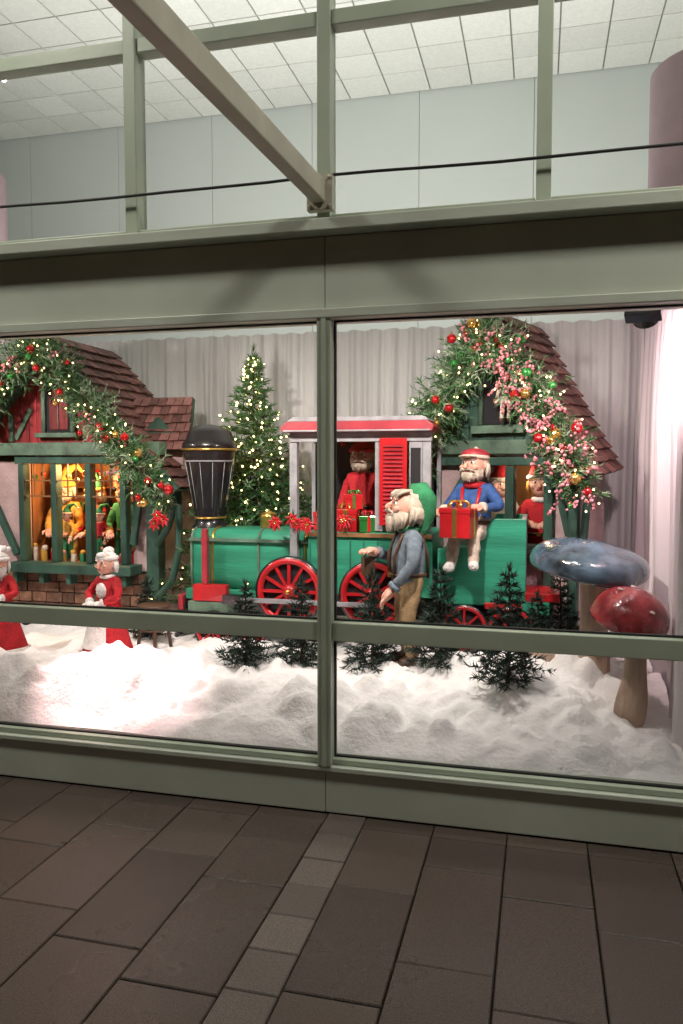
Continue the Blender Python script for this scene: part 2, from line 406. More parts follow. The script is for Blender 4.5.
def garland(name,path,rad,n=900,frost=.3,balls=30,berries=120,lights=50,T=None,parent=None,berry_t=(0,1)):
    f=MB(); 
    if T is not None: f.T=T
    f.tube([interp(path,i/14) for i in range(15)],rad*.25,'bark',6)
    for _ in range(n):
        t=R(); c=interp(path,t); d=Vector((U(-1,1),U(-1,.6),U(-1,1))).normalized()
        ln=rad*U(.5,1.35)*(1+.25*math.sin(t*37)); k='ndf' if R()<frost else 'ndl'
        for _ in range(16):
            s_=U(.2,1); f.tri(c+d*ln*s_,d*.7+Vector((U(-1,1),U(-1,1),U(-1,1)))*.7,U(.035,.06),.0045,k)
    f.build('needles',parent)
    f=MB()
    if T is not None: f.T=T
    for _ in range(balls):
        c=interp(path,R())+Vector((U(-1,1),U(-1.1,-.3),U(-1,1)))*rad*.8; r=U(.018,.036); f.sph(c,r,random.choice(['ballr','ballr','ballr','ballg','ballo']),14,9)
        f.tube([c+Vector((0,0,r)),c+Vector((0,0,r+.01))],.006,'gold',6)
    for _ in range(berries//6):
        c=interp(path,U(*berry_t))+Vector((U(-1,1),U(-1.1,-.1),U(-1,1)))*rad*.95
        d=Vector((U(-1,1),U(-1,0),U(-1,1))).normalized()
        f.tube([c-d*.05,c+d*.05],.0025,'bark',5)
        for _ in range(9): f.sph(c+d*U(-.05,.07)+Vector((U(-1,1),U(-1,1),U(-1,1)))*.018,U(.006,.011),'berry',7,5)
    f.build('baubles_and_berries',parent)
    f=MB()
    if T is not None: f.T=T
    for _ in range(lights):
        c=interp(path,R())+Vector((U(-1,1),U(-1,0),U(-1,1)))*rad; f.sph(c,.0055,'bulb',6,4)
    f.build('fairy_lights',parent)
# ---------------------------------------------------------------- roofs
def shingles(f,A,B,C,D,rows,cols,k):
    A,B,C,D=map(Vector,(A,B,C,D)); nrm=(B-A).cross(C-A).normalized()
    if nrm.z<0: nrm=-nrm
    f.add([A,B,D,C,A-nrm*.03,B-nrm*.03,D-nrm*.03,C-nrm*.03],[(0,1,2,3),(7,6,5,4),(0,4,5,1),(1,5,6,2),(2,6,7,3),(3,7,4,0)],'dgreen')
    def P(u,v): return A.lerp(B,u).lerp(C.lerp(D,u),v)
    for r in range(rows):
        off=.5 if r%2 else 0
        for c in range(-1,cols):
            u0=max(0,(c+off+.04)/cols); u1=min(1,(c+off+.96)/cols)
            if u1-u0<.01: continue
            v0=r/rows; v1=min(1.03,(r+1.12+U(-.08,.08))/rows); h0=.004; h1=.024+U(0,.008)
            a,b,d,e=P(u0,v0),P(u1,v0),P(u1,v1),P(u0,v1)
            t=.012
            f.add([a+nrm*h0,b+nrm*h0,d+nrm*h1,e+nrm*h1,a+nrm*(h0+t),b+nrm*(h0+t),d+nrm*(h1+t),e+nrm*(h1+t)],
                  [(3,2,1,0),(4,5,6,7),(0,1,5,4),(1,2,6,5),(2,3,7,6),(3,0,4,7)],k)
def arch(cx,cz,w,h,n=10):
    pts=[(cx-w/2,cz),(cx+w/2,cz)]; r=w/2
    for i in range(n+1):
        t=math.pi*i/n; pts.append((cx+r*math.cos(t),cz+h-r+r*math.sin(t)))
    return pts
# ---------------------------------------------------------------- workshop house (left)
hl=group('elf_workshop_house',(-2.6,2.2,.4))
f=MB()
rows=5
for r in range(rows):                      # stone base
    x=-3.4+(0 if r%2 else -.06)
    while x<-1.82:
        w=U(.10,.15); f.bx(max(x,-3.4)+.004,min(x+w,-1.8)-.004,1.80+U(0,.015),1.95,.38+r*.082,.38+r*.082+.076,'brick'); x+=w
f.bx(-3.4,-1.8,1.83,1.95,.30,.79,'joint')
f.build('stone_base',hl,.008)
f=MB()
f.bx(-3.4,-2.92,1.86,1.93,.80,1.62,'stucco'); f.bx(-2.0,-1.8,1.86,1.93,.80,1.62,'stucco')
f.bx(-1.87,-1.80,1.94,2.6,.30,1.62,'stucco'); f.bx(-3.4,-3.33,1.94,2.6,.30,1.62,'stucco')
f.build('stucco_walls',hl)
f=MB()
f.bx(-2.98,-1.93,1.68,1.86,.785,.855,'dgreen')
for x in(-2.90,-2.62,-2.33,-2.04): f.bx(x-.025,x+.025,1.78,1.86,.857,1.60,'dgreen')
f.bx(-2.95,-1.98,1.775,1.86,1.602,1.66,'dgreen'); 
f.bx(-3.45,-1.72,1.74,1.86,1.665,1.76,'lgreen')
f.bx(-3.44,-3.34,1.80,1.90,.79,1.66,'dgreen'); f.bx(-1.86,-1.76,1.79,1.90,.30,1.66,'dgreen')
for i in range(5): f.bx(-2.95+i*.23,-2.91+i*.23,1.72,1.86,.70,.784,'dgreen')
f.beam((-1.98,1.82,1.0),(-1.88,1.82,1.6),.04,.05,'dgreen'); f.beam((-3.3,1.83,1.55),(-2.98,1.83,.9),.04,.05,'dgreen')
for pts in [[(-1.78,1.8,1.0),(-1.68,1.8,1.15),(-1.60,1.8,1.42)],[(-1.78,1.8,.62),(-1.66,1.8,.75),(-1.60,1.8,.98),(-1.60,1.8,1.4)]]:
    f.tube(pts,.028,'dgreen',6)
f.build('timber_frame',hl,.006)
f=MB()
for i in range(3):
    xa=-2.90+.029+i*.285; xb=xa+.225
    for q in range(1,3): f.bx(xa+q*(xb-xa)/3-.005,xa+q*(xb-xa)/3+.005,1.80,1.812,1.35,1.60,'wood')
    f.bx(xa,xb,1.796,1.816,1.35,1.362,'wood'); f.bx(xa,xb,1.796,1.816,1.47,1.48,'wood')
f.build('window_lattice',hl)
f=MB(); f.bx(-2.92,-2.0,2.45,2.48,.8,1.64,'wood'); f.bx(-2.93,-2.915,1.94,2.45,.8,1.64,'wood'); f.bx(-2.005,-1.99,1.94,2.45,.8,1.64,'wood'); f.bx(-2.92,-2.0,1.94,2.45,1.63,1.65,'wood'); f.bx(-2.92,-2.0,1.87,2.45,.80,.83,'wood')
for z in(1.15,1.4): f.bx(-2.9,-2.02,2.35,2.449,z,z+.015,'wood')
for i in range(26):
    x=U(-2.85,-2.05); z=random.choice((1.166,1.416)); h=U(.05,.14); f.bx(x,x+U(.04,.08),2.36,2.42,z,z+h,random.choice(['red','gcloth','yellow','cream','blue']))
for i in range(12): 
    x=-2.86+i*.073; zz=1.50+.03*math.sin(i*2.3); f.sph((x,1.9,zz),.022,random.choice(['ballr','ballr','ballo','ballg']),10,7); f.tube([(x,1.9,zz+.02),(x,1.9,1.63)],.003,'gold',4)
for i in range(11):                       # candles, pots and toys along the sill
    x=-2.87+i*.083; h=U(.05,.13); r=U(.012,.026); f.tube([(x,1.90,.83),(x+U(-.01,.01),1.90,.83+h)],r,random.choice(['red','gcloth','yellow','cream','redcloth']),8); f.sph((x,1.90,.84+h),r*1.05,random.choice(['cream','yellow','skin']),8,6)
f.build('workshop_interior',hl,.003)
light('workshop_lamp','POINT',(-2.45,1.98,1.56),(0,0,0),24,(1,.50,.20),hl,.05)
# gable
f=MB(); x=-3.28
while x<-1.92:
    xm=x+.035; h=(.72-abs(xm+2.6))*1.02
    if h>.02:
        f.prism([(x+.002,1.762),(x+.066,1.762),(x+.066,1.762+max(.0,(.72-abs(x+.066+2.6))*1.02)),(x+.002,1.762+max(0,(.72-abs(x+.002+2.6))*1.02))],1.86,1.88+U(0,.004),'redwood')
    x+=.068
f.build('red_gable_siding',hl)
f=MB()
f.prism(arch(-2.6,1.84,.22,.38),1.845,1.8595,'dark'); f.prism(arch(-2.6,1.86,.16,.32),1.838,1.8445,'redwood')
f.tube([(p[0],1.835,p[1]) for p in arch(-2.6,1.84,.25,.40)[1:]]+[(-2.725,1.835,1.84)],.02,'lgreen',6)
f.bx(-2.78,-2.42,1.79,1.86,1.80,1.835,'lgreen'); f.bx(-2.605,-2.595,1.828,1.8375,1.86,2.17,'lgreen')
f.beam((-2.98,1.845,1.79),(-2.84,1.845,2.02),.02,.035,'lgreen'); f.beam((-2.22,1.845,1.79),(-2.36,1.845,2.02),.02,.035,'lgreen')
f.bx(-2.2,-2.16,1.835,1.859,1.77,1.98,'lgreen'); f.bx(-3.04,-3.0,1.835,1.859,1.77,1.98,'lgreen')
f.build('arched_window',hl,.003)
f=MB()
RF,RB=1.66,2.62
shingles(f,(-2.6,RF,2.54),(-2.6,RB,2.54),(-1.56,RF,1.42),(-1.56,RB,1.42),15,10,'shingle')
shingles(f,(-2.6,RF,2.54),(-2.6,RB,2.54),(-3.64,RF,1.42),(-3.64,RB,1.42),15,10,'shingle')
f.beam((-2.6,RF-.02,2.52),(-1.55,RF-.02,1.40),.04,.09,'dgreen'); f.beam((-2.6,RF-.02,2.52),(-3.65,RF-.02,1.40),.04,.09,'dgreen')
f.build('shingled_roof',hl)
f=MB() # side dormer
f.bx(-2.02,-1.66,2.0,2.55,1.36,1.75,'stucco'); f.prism([(-2.06,1.75),(-1.62,1.75),(-1.84,1.95)],1.95,1.99,'dgreen')
shingles(f,(-2.10,1.90+.22,2.1),(-1.62,1.90+.22,2.1),(-2.12,1.90,1.70),(-1.56,1.90,1.70),6,7,'shingleg')
f.build('side_dormer',hl)
garland('garland',[(-3.5,1.58,1.55),(-3.0,1.56,2.10),(-2.6,1.55,2.47),(-2.1,1.55,1.95),(-1.60,1.56,1.36)],.145,n=1450,frost=.34,balls=44,berries=110,lights=110,parent=hl)
# ---------------------------------------------------------------- right cottage
TR=Matrix.Translation((.68,1.84,0))@Matrix.Rotation(math.radians(-21),4,'Z')
hr=group('elf_cottage',(.8,2.1,.4))
def newf():
    f=MB(); f.T=TR; return f
f=newf()
f.bx(-.5,-.20,.02,.08,.3,1.64,'stucco'); f.bx(.34,.5,.02,.08,.3,1.64,'stucco'); f.bx(-.195,.335,.02,.08,.3,1.06,'stucco')
f.bx(.44,.5,.085,.6,.3,1.62,'stucco'); f.bx(-.5,-.44,.085,.7,.3,1.62,'stucco'); f.build('stucco_walls',hr)
f=newf()
f.bx(-.56,.56,-.06,.02,1.665,1.755,'lgreen'); f.bx(-.46,.5,-.05,.02,1.59,1.645,'dgreen')
for x in(-.50,-.2,.08,.34,.50): f.bx(x-.03,x+.03,-.04,.018,.3,1.588,'dgreen')
f.bx(-.24,.38,-.09,.018,1.03,1.09,'lgreen')
f.beam((-.47,-.01,1.15),(-.23,-.01,1.55),.03,.045,'dgreen'); f.beam((.37,-.01,1.55),(.47,-.01,1.15),.03,.045,'dgreen')
f.tube([(.52,0,1.0),(.56,0,1.15),(.58,0,1.46)],.026,'dgreen',6)
f.build('timber_frame',hr,.006)
f=newf(); x=-.48
while x<.5:
    q=lambda a:1.757+max(0,(.48-abs(a))*1.5)
    f.prism([(x+.002,1.757),(x+.062,1.757),(x+.062,q(x+.062)),(x+.002,q(x+.002))],.0,.03,'dgreen'); x+=.064
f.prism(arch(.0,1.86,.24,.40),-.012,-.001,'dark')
f.tube([(p[0],-.018,p[1]) for p in arch(.0,1.86,.27,.42)[1:]]+[(-.135,-.018,1.86)],.02,'lgreen',6)
f.bx(-.18,.18,-.07,-.001,1.80,1.85,'lgreen')
f.build('gable',hr)
f=newf(); f.bx(-.2,.34,.45,.47,1.0,1.64,'wood'); f.bx(-.2,.34,.09,.45,1.0,1.02,'wood'); f.build('window_interior',hr)
f=newf()
shingles(f,(0,-.16,2.56),(0,.66,2.56),(.62,-.16,1.52),(.60,.58,1.56),14,8,'shingleg')
shingles(f,(0,-.16,2.56),(0,.66,2.56),(-.62,-.16,1.52),(-.62,.66,1.52),14,8,'shingleg')
f.build('shingled_roof',hr)
garland('garland',[(-.60,-.22,1.56),(-.36,-.24,1.94),(0,-.25,2.44),(.36,-.24,1.95),(.62,-.22,1.46)],.15,n=1550,frost=.40,balls=38,berries=560,lights=120,T=TR,parent=hr,berry_t=(.45,1))
light('cottage_lamp','POINT',(.82,1.95,1.55),(0,0,0),2.2,(1,.70,.45),hr,.03)
# ---------------------------------------------------------------- train
tr=group('toy_train',(-.2,1.7,.42)); YF=1.40
f=MB()
f.lathe((-1.36,1.67,.955),[(0,0),(.18,0),(.212,.012),(.212,.86)],'green',48,RY90,sq=5)
f.build('boiler',tr)
f=MB()
for x in(-1.34,-1.19,-.86,-.54): f.torus((x,1.67,.955),.213,.010,'gold' if x in(-1.19,-.54) else 'lgreen',48,6,RY90,sq=5)
f.lathe((-1.40,1.67,.95),[(0,0),(.07,.0),(.10,.02),(.15,.03)],'red',28,RY90)
f.bx(-1.35,-.51,YF+.035,YF+.055,1.085,1.105,'lgreen')
f.lathe((-.86,1.66,1.165),[(.06,0),(.055,.06),(.065,.07),(.05,.10),(0,.12)],'gold',20)
f.build('bands',tr)
f=MB()
f.lathe((-1.29,1.66,1.16),[(.13,0),(.11,.03),(.10,.06),(.112,.12),(.175,.50),(.192,.55),(.192,.58),(.17,.60),(.15,.66),(.10,.70),(0,.715)],'black',36)
f.torus((-1.29,1.66,1.70),.190,.008,'gold',36,6); f.torus((-1.29,1.66,1.23),.105,.008,'gold',30,6); f.torus((-1.29,1.66,1.62),.168,.006,'silver',36,6)
for a in range(12):
    t=a*math.pi/6; f.tube([(-1.29+math.cos(t)*.114,1.66+math.sin(t)*.114,1.30),(-1.29+math.cos(t)*.168,1.66+math.sin(t)*.168,1.61)],.0025,'silver',5)
f.build('smokestack',tr)
f=MB()
f.bx(-1.38,-.50,YF+.04,1.92,.69,.76,'green'); f.bx(-1.30,-1.06,YF-.02,YF+.038,.69,.80,'red'); f.bx(-1.24,-1.20,YF-.012,YF+.03,.802,1.17,'dred')
f.bx(-1.40,.86,YF+.05,1.88,.62,.688,'black'); f.bx(-1.34,-1.0,YF-.015,YF+.045,.60,.685,'lgreen')
f.bx(-.95,-.5,YF+.0,YF+.04,.70,.76,'green')
for i in range(7):
    yy=YF+.03+i*.075; f.beam((-1.38,yy,.66),(-1.50,yy*.6+1.66*.4,.38),.025,.03,'black')
f.bx(-1.42,-1.385,YF,1.92,.62,.72,'dred')
f.build('chassis',tr,.006)
def wheel(cx,cz,r,y=YF-.03,sp=12):
    f=MB(); f.torus((cx,y,cz),r*.9,r*.10,'red',36,8,RX90)
    f.lathe((cx,y+.02,cz),[(r*.99,-.015),(r*1.04,-.015),(r*1.04,.03),(r*.9,.03)],'black',36,RX90)
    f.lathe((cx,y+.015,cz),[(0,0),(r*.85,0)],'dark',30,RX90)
    f.lathe((cx,y+.0,cz),[(0,.03),(r*.12,.03),(r*.2,.012),(r*.24,-.01)],'red',20,RX90)
    f.sph((cx,y-.03,cz),r*.08,'gold',10,6)
    for i in range(sp):
        a=2*math.pi*i/sp; f.beam((cx+math.cos(a)*r*.18,y,cz+math.sin(a)*r*.18),(cx+math.cos(a)*r*.86,y,cz+math.sin(a)*r*.86),.02,r*.085,'red')
    f.build('wheel',tr)
wheel(-.62,.78,.22); wheel(-.07,.78,.21); wheel(-1.15,.50,.125,sp=8); wheel(.50,.60,.14,sp=8); wheel(.78,.60,.14,sp=8); wheel(-.88,.50,.10,sp=8)
f=MB(); f.beam((-1.0,YF-.07,.72),(-.07,YF-.07,.72),.015,.03,'silver'); f.bx(-1.06,-.94,YF-.09,YF-.04,.69,.75,'black'); f.build('coupling_rod',tr,.003)
# cab
f=MB()
f.bx(-.50,.30,YF,1.95,.77,1.17,'green'); f.bx(-.50,.30,YF-.02,YF-.001,1.14,1.165,'wood')
for i in range(9): f.bx(-.49+i*.088,-.485+i*.088,YF-.006,YF-.001,.78,1.115,'dgreen')
for x in(-.60,-.36,-.04,.26): f.bx(x-.025,x+.025,YF+.0,YF+.05,1.18 if x>-.5 else .77,1.80,'silver')
for x in(-.60,.26): f.bx(x-.025,x+.025,1.90,1.95,.77,1.80,'silver')
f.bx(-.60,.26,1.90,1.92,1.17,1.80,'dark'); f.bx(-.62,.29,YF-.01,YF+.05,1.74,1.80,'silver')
f.build('cab_body',tr,.004)
f=MB()
prof=[(-.65,1.80),(.30,1.80),(.31,1.83),(.27,1.865),(-.62,1.865),(-.66,1.83)]
f.prism(prof,YF-.08,2.0,'dred'); f.prism([(-.63,1.866),(.28,1.866),(.24,1.895),(-.59,1.895)],YF-.05,1.97,'silver')
f.bx(-.64,.29,YF-.09,YF-.081,1.80,1.812,'silver')
f.build('cab_roof',tr,.006)
f=MB()
f.bx(-.03,.14,YF-.03,YF-.005,1.22,1.76,'red')
for i in range(19): f.box((.055,YF-.036,1.26+i*.025),(.12,.016,.006),'dred',Matrix.Rotation(.6,3,'X'))
f.bx(.15,.233,YF-.0,YF+.02,1.19,1.74,'silver'); f.bx(.162,.222,YF-.008,YF-.001,1.25,1.70,'dark')
f.build('shutters',tr,.002)
# tender
f=MB()
P_=[(.33,.74),(.86,.74),(.86,1.27),(.66,1.27),(.62,1.20),(.57,1.13),(.50,1.09),(.33,1.08)]
f.prism(P_,YF,YF+.03,'green'); f.prism(P_,1.90,1.93,'green')
f.bx(.83,.86,YF+.031,1.899,.74,1.27,'silver'); f.bx(.33,.83,YF+.031,1.899,.74,1.06,'green')
f.bx(.86,1.06,YF-.03,1.7,.78,.83,'red'); f.bx(.84,1.0,YF-.03,YF+.3,.70,.778,'green'); f.bx(.62,.98,YF-.02,YF-.001,.72,.76,'red')
f.build('tender',tr,.005)
# ---------------------------------------------------------------- presents / poinsettias
def present(name,c,s_,k='red',rk='gold',yaw=0,parent=None):
    gr=parent or group(name,c); f=MB(); f.T=Matrix.Translation(c)@Matrix.Rotation(yaw,4,'Z'); w,d,h=s_
    f.box((0,0,h/2),(w,d,h),k); f.box((0,0,h-.012),(w*1.05,d*1.05,.03),k)
    f.box((0,0,h/2+.002),(w*.16,d*1.07,h*1.01),rk); f.box((0,0,h/2+.0015),(w*1.07,d*.16,h*1.008),rk)
    for a in range(6):
        t=a*math.pi/3; r=w*.26; pts=[]
        for i in range(9):
            u=i/8*math.pi; pts.append((math.cos(t)*r*(1-math.cos(u))*.7,math.sin(t)*r*(1-math.cos(u))*.7,h+.005+math.sin(u)*r*.8))
        f.tube(pts,w*.05,rk,5)
    f.build('gift_box',gr,.003)
def poinsettia(c,r=.06,n=3):
    gr=group('poinsettia',c); f=MB(); C=Vector(c)
    for q in range(n):
        p=C+Vector((U(-1,1)*r,U(-.6,.2)*r,U(-.5,.8)*r)); 
        for ring,(L_,el) in enumerate(((r*.9,.1),(r*.6,.6))):
            for i in range(7):
                a=2*math.pi*(i+ring*.5+R()*.2)/7; d=Vector((math.cos(a),-el-.2,math.sin(a))).normalized(); s_=d.cross(Vector((0,1,0))).normalized()
                m=p+d*L_*.5; f.add([p,m+s_*L_*.22,p+d*L_+Vector((0,0,-.006)),m-s_*L_*.22,m+Vector((0,-.008,0))],[(0,1,4),(1,2,4),(2,3,4),(3,0,4)],'petal')
        for i in range(5): f.sph(p+Vector((U(-.01,.01),-.02,U(-.01,.01))),.005,'ballo',6,4)
        for i in range(5):
            a=R()*6.3; d=Vector((math.cos(a),.1,math.sin(a))); f.tri(p,d,r*1.2,r*.2,'ndl')
    f.build('petals_and_leaves',gr)
for c in [(-.64,1.36,1.23),(-.52,1.36,1.23),(-1.58,1.5,1.22),(-.27,1.38,1.24)]: poinsettia(c)
present('present',(-.26,1.47,1.17),(.15,.13,.14)); present('present',(-.12,1.46,1.17),(.12,.12,.10),'ballg','red',.3); present('present',(-.22,1.50,1.313),(.11,.1,.09),'red','ballg',.2)
present('present',(-.42,1.48,1.17),(.1,.1,.12),'redcloth','gold',-.2)
# ---------------------------------------------------------------- dolls
def skin_body(parent,T,J,E,rad,emat,s_):
    names=list(J); idx={n:i for i,n in enumerate(names)}
    me=bpy.data.meshes.new('body'); me.from_pydata([Vector(J[n])*s_ for n in names],[(idx[a],idx[b]) for a,b in E],[]); 
    o=bpy.data.objects.new('tmp',me); scene.collection.objects.link(o)
    md=o.modifiers.new('skin','SKIN'); 
    for i,n in enumerate(names):
        sv=me.skin_vertices[0].data[i]; sv.radius=(rad[n]*s_,rad[n]*s_); sv.use_root=(n=='pelvis')
    ss=o.modifiers.new('sub','SUBSURF'); ss.levels=2; ss.render_levels=2
    bpy.context.view_layer.update(); dg=bpy.context.evaluated_depsgraph_get()
    m2=bpy.data.meshes.new_from_object(o.evaluated_get(dg)); bpy.data.objects.remove(o)
    m2.materials.clear(); mk=[]
    for e in emat: 
        if e not in mk: mk.append(e)
    for k in mk: m2.materials.append(M[k])
    seg=[(Vector(J[a])*s_,Vector(J[b])*s_) for a,b in E]
    for p in m2.polygons:
        c=p.center; best=1e9;bi=0
        for i,(a,b) in enumerate(seg):
            d=b-a; t=max(0,min(1,(c-a).dot(d)/d.length_squared)); q=(c-(a+d*t)).length
            if q<best-1e-5: best=q;bi=i
        p.material_index=mk.index(emat[bi]); p.use_smooth=True
    for v in m2.vertices:   # cloth wrinkles
        n_=noise.noise(v.co*38/s_*.6)+.5*noise.noise(Vector((v.co.x*30,v.co.y*30,v.co.z*90)))
        v.co+=v.normal*n_*.007*s_
    L=Vector(parent.location)
    m2.transform(Matrix.Translation(-L)@T)
    b=bpy.data.objects.new('body',m2); scene.collection.objects.link(b); b.parent=parent
def hand(f,w,d,side,s_,k,curl=.5):
    w=Vector(w); d=Vector(d).normalized(); n=d.cross(Vector((0,0,1)) if abs(d.z)<.9 else Vector((0,1,0))).normalized()*side; dn=d.cross(n)*side
    f.sph(w+d*.035*s_,(.030*s_,.022*s_,.040*s_),k,10,7,rot=d.to_track_quat('Z','Y').to_matrix())
    for i,ln in enumerate((.045,.052,.048,.038)):
        o=w+d*.055*s_+n*(i-1.5)*.014*s_; L=ln*s_
        f.tube([o,o+d*L*.5+dn*L*.12*curl,o+d*L*.8+dn*L*.5*curl,o+d*L*.85+dn*L*.9*curl],[.009*s_,.0085*s_,.0075*s_,.004*s_],k,6)
    o=w+d*.02*s_-n*.024*s_; f.tube([o,o-n*.02*s_+d*.02*s_,o-n*.024*s_+d*.042*s_+dn*.01*s_],[.011*s_,.0095*s_,.005*s_],k,6)
def doll(name,loc,yaw,H,pose={},shirt='gcloth',pants='gcloth',boots='leather',glove=None,hat='gcloth',brim=None,hatdir=(.12,.06,.02),hatlen=.2,hair='hair',beard=.55,skirt=None,apron=None,head=(0,0),extra=None,fat=1.,collar=None,cap=False):
    gr=group(name,loc); T=Matrix.Translation(loc)@Matrix.Rotation(math.radians(yaw),4,'Z')
    J=dict(pelvis=(0,0,.48),waist=(0,-.01,.56),chest=(0,0,.67),neck=(0,0,.765),skull=(0,-.005,.81),
        shL=(.10,0,.725),elL=(.155,0,.60),wrL=(.155,-.07,.49),shR=(-.10,0,.725),elR=(-.155,0,.60),wrR=(-.155,-.07,.49),
        hipL=(.06,0,.44),knL=(.068,-.015,.25),anL=(.07,0,.06),toeL=(.075,-.08,.03),hipR=(-.06,0,.44),knR=(-.068,-.015,.25),anR=(-.07,0,.06),toeR=(-.075,-.08,.03))
    J.update(pose)
    E=[('pelvis','waist'),('waist','chest'),('chest','neck'),('neck','skull'),('chest','shL'),('shL','elL'),('elL','wrL'),('chest','shR'),('shR','elR'),('elR','wrR'),
       ('pelvis','hipL'),('hipL','knL'),('knL','anL'),('anL','toeL'),('pelvis','hipR'),('hipR','knR'),('knR','anR'),('anR','toeR')]
    em=[shirt,shirt,shirt,'skin',shirt,shirt,shirt,shirt,shirt,shirt,pants,pants,pants,boots,pants,pants,pants,boots]
    rad=dict(pelvis=.082*fat,waist=.085*fat,chest=.085,neck=.034,skull=.034,shL=.048,elL=.037,wrL=.027,shR=.048,elR=.037,wrR=.027,hipL=.062,knL=.046,anL=.036,toeL=.032,hipR=.062,knR=.046,anR=.036,toeR=.032)
    skin_body(gr,T,J,E,rad,em,H)
    f=MB(); S=Matrix.Scale(H,4); f.T=T@S
    for sd,a,b in((1,'elL','wrL'),(-1,'elR','wrR')):
        A=Vector(J[a]);B=Vector(J[b]); d=(B-A).normalized(); hand(f,B+d*.008,d,sd,1.25,glove or 'skin')
        f.tube([B-d*.012,B+d*.012],[.036,.036],brim or shirt,12)
    if skirt:
        f.lathe((0,0,0),[(.095,.57),(.12,.48),(.16,.34),(.20,.18),(.235,.04),(.17,.035)],skirt,32,wob=.05)
        f.lathe((0,0,0),[(.235,.035),(.25,.05),(.247,.075),(.225,.085)],'white',32,wob=.05)
    if apron:
        vs=[];fs=[]
        for i in range(7):
            t=i/6; r=.105+(.10)*t+.02; z=.56-.40*t
            for j in range(9):
                a=-math.pi/2+(j/8-.5)*1.3; vs.append((r*math.cos(a),r*math.sin(a)-.006,z))
        for i in range(6):
            for j in range(8): q=i*9+j; fs.append((q,q+1,q+10,q+9))
        f.add(vs,fs,apron,True); f.sph((0,-.085,.65),(.06,.02,.07),apron,10,8)
    elif not skirt:
        f.torus((0,-.005,.52),.088*fat,.012,'leather',24,6); f.box((0,-.1*fat,.52),(.03,.012,.026),'gold')
    if collar: f.torus((0,0,.765),.05,.02,collar,20,8)
    hc=Vector(J['skull'])+Vector((0,-.01,.075))
    Hm=Matrix.Translation(hc)@Matrix.Rotation(math.radians(head[0]),4,'Z')@Matrix.Rotation(math.radians(head[1]),4,'X')
    f.T=T@S@Hm
    f.sph((0,0,0),(.078,.086,.098),'skin',20,14); f.sph((0,-.035,-.045),(.055,.05,.05),'skin',14,10)
    for sx in(-1,1):
        f.sph((sx*.030,-.073,.008),(.014,.011,.012),'eyew',10,7); f.sph((sx*.030,-.083,.008),(.007,.004,.008),'eye',8,6)
        f.tube([(sx*.014,-.088,.026),(sx*.030,-.090,.032),(sx*.048,-.078,.026)],[.003,.006,.003],hair,5)
        f.sph((sx*.045,-.066,-.022),(.022,.018,.018),'skin',10,7)
        f.sph((sx*.082,.004,-.002),(.010,.018,.026),'skin',10,7)
    f.tube([(0,-.080,.014),(0,-.098,-.006),(0,-.108,-.018)],[.007,.011,.015],'skin',8); f.sph((0,-.106,-.02),.015,'skin',10,7)
    f.sph((0,-.086,-.046),(.022,.008,.006),'lip',10,6)
    f.sph((0,.024,.012),(.087,.080,.096),hair,16,11,nz=.12)
    for i in range(26):
        a=math.pi*(.0+i/25); r=.085; x=math.cos(a)*r; y=math.sin(a)*r*.95+.01
        f.tube([(x,y,.01),(x*1.08,y*1.08,-.04),(x*1.0,y*1.1,-.085+U(-.015,.015))],[.014,.013,.003],hair,5)
    if beard:
        for i in range(46):
            a=math.pi*(1.0+i/45); x=math.cos(a)*.066; y=math.sin(a)*.066; ln=U(.07,.13)*(.6+.5*abs(math.sin(a)))*beard
            f.tube([(x,y-.008,-.046 if abs(x)<.03 else -.03),(x*1.0,y*1.15-.012,-.072),(x*.85+U(-.01,.01),y*1.05-.008,-.075-ln)],[.010,.013,.003],hair,5)
        for sx in(-1,1): f.tube([(0,-.098,-.034),(sx*.03,-.100,-.037),(sx*.058,-.080,-.050)],[.008,.009,.003],hair,6)
    if cap:
        f.sph((0,.01,.062),(.092,.095,.045),hat,18,10); f.torus((0,.005,.048),.082,.014,brim or hat,24,8)
        f.sph((0,-.085,.046),(.062,.055,.009),brim or hat,16,6)
        f.sph((0,.01,.105),.014,brim or hat,8,6)
    elif hat:
        hd=Vector(hatdir)
        p=[Vector((0,.005,.035)),Vector((0,.005,.075)),Vector((0,.01,.11)),Vector((0,.01,.11))+Vector((hd.x*.3,hd.y*.3,hatlen*.35)),Vector((0,.01,.11))+Vector((hd.x,hd.y,hatlen*.5)),Vector((0,.01,.11))+Vector((hd.x*1.5,hd.y*1.5,hd.z))]
        f.tube(p,[.090,.082,.064,.042,.024,.008],hat,16); f.torus((0,.005,.040),.084,.018,brim or hat,24,8); f.sph(p[-1],.022,brim or hat,10,7,nz=.3)
    if extra: extra(f,T@S,J)
    f.build('head_and_hands',gr)
    return gr
def ex1(f,TS,J):
    # felt hood lying over the back of the head and falling down the back, hair showing at the brow
    f.tube([(0,.0,.085),(0,.045,.085),(0,.085,.05),(0,.115,-.01),(0,.12,-.09),(0,.10,-.17)],[.050,.082,.082,.060,.04,.012],'gcloth',16)
    for i in range(16):
        x=-.06+i*.008; f.tube([(x,-.02,.09),(x,-.06,.075),(x*1.1,-.085,.045+U(-.01,.01))],[.010,.012,.004],'hair',5)
    f.T=TS
    f.torus((0,0,.77),.05,.018,'gcloth',16,6)
    p=Vector(J['wrR'])+Vector((0,-.06,-.05)); f.box(p+Vector((0,0,-.02)),(.07,.06,.10),'leather'); f.tube([p+Vector((0,-.02,.03)),p+Vector((0,0,.07)),p+Vector((0,.02,.03))],.006,'leather',6)
    for sx in(-.05,.05): f.tube([(sx,-.095,.5),(sx,-.10,.62),(sx*1.2,-.055,.74),(sx*1.2,.055,.74),(sx,.092,.62),(sx,.095,.5)],.010,'leather',6)
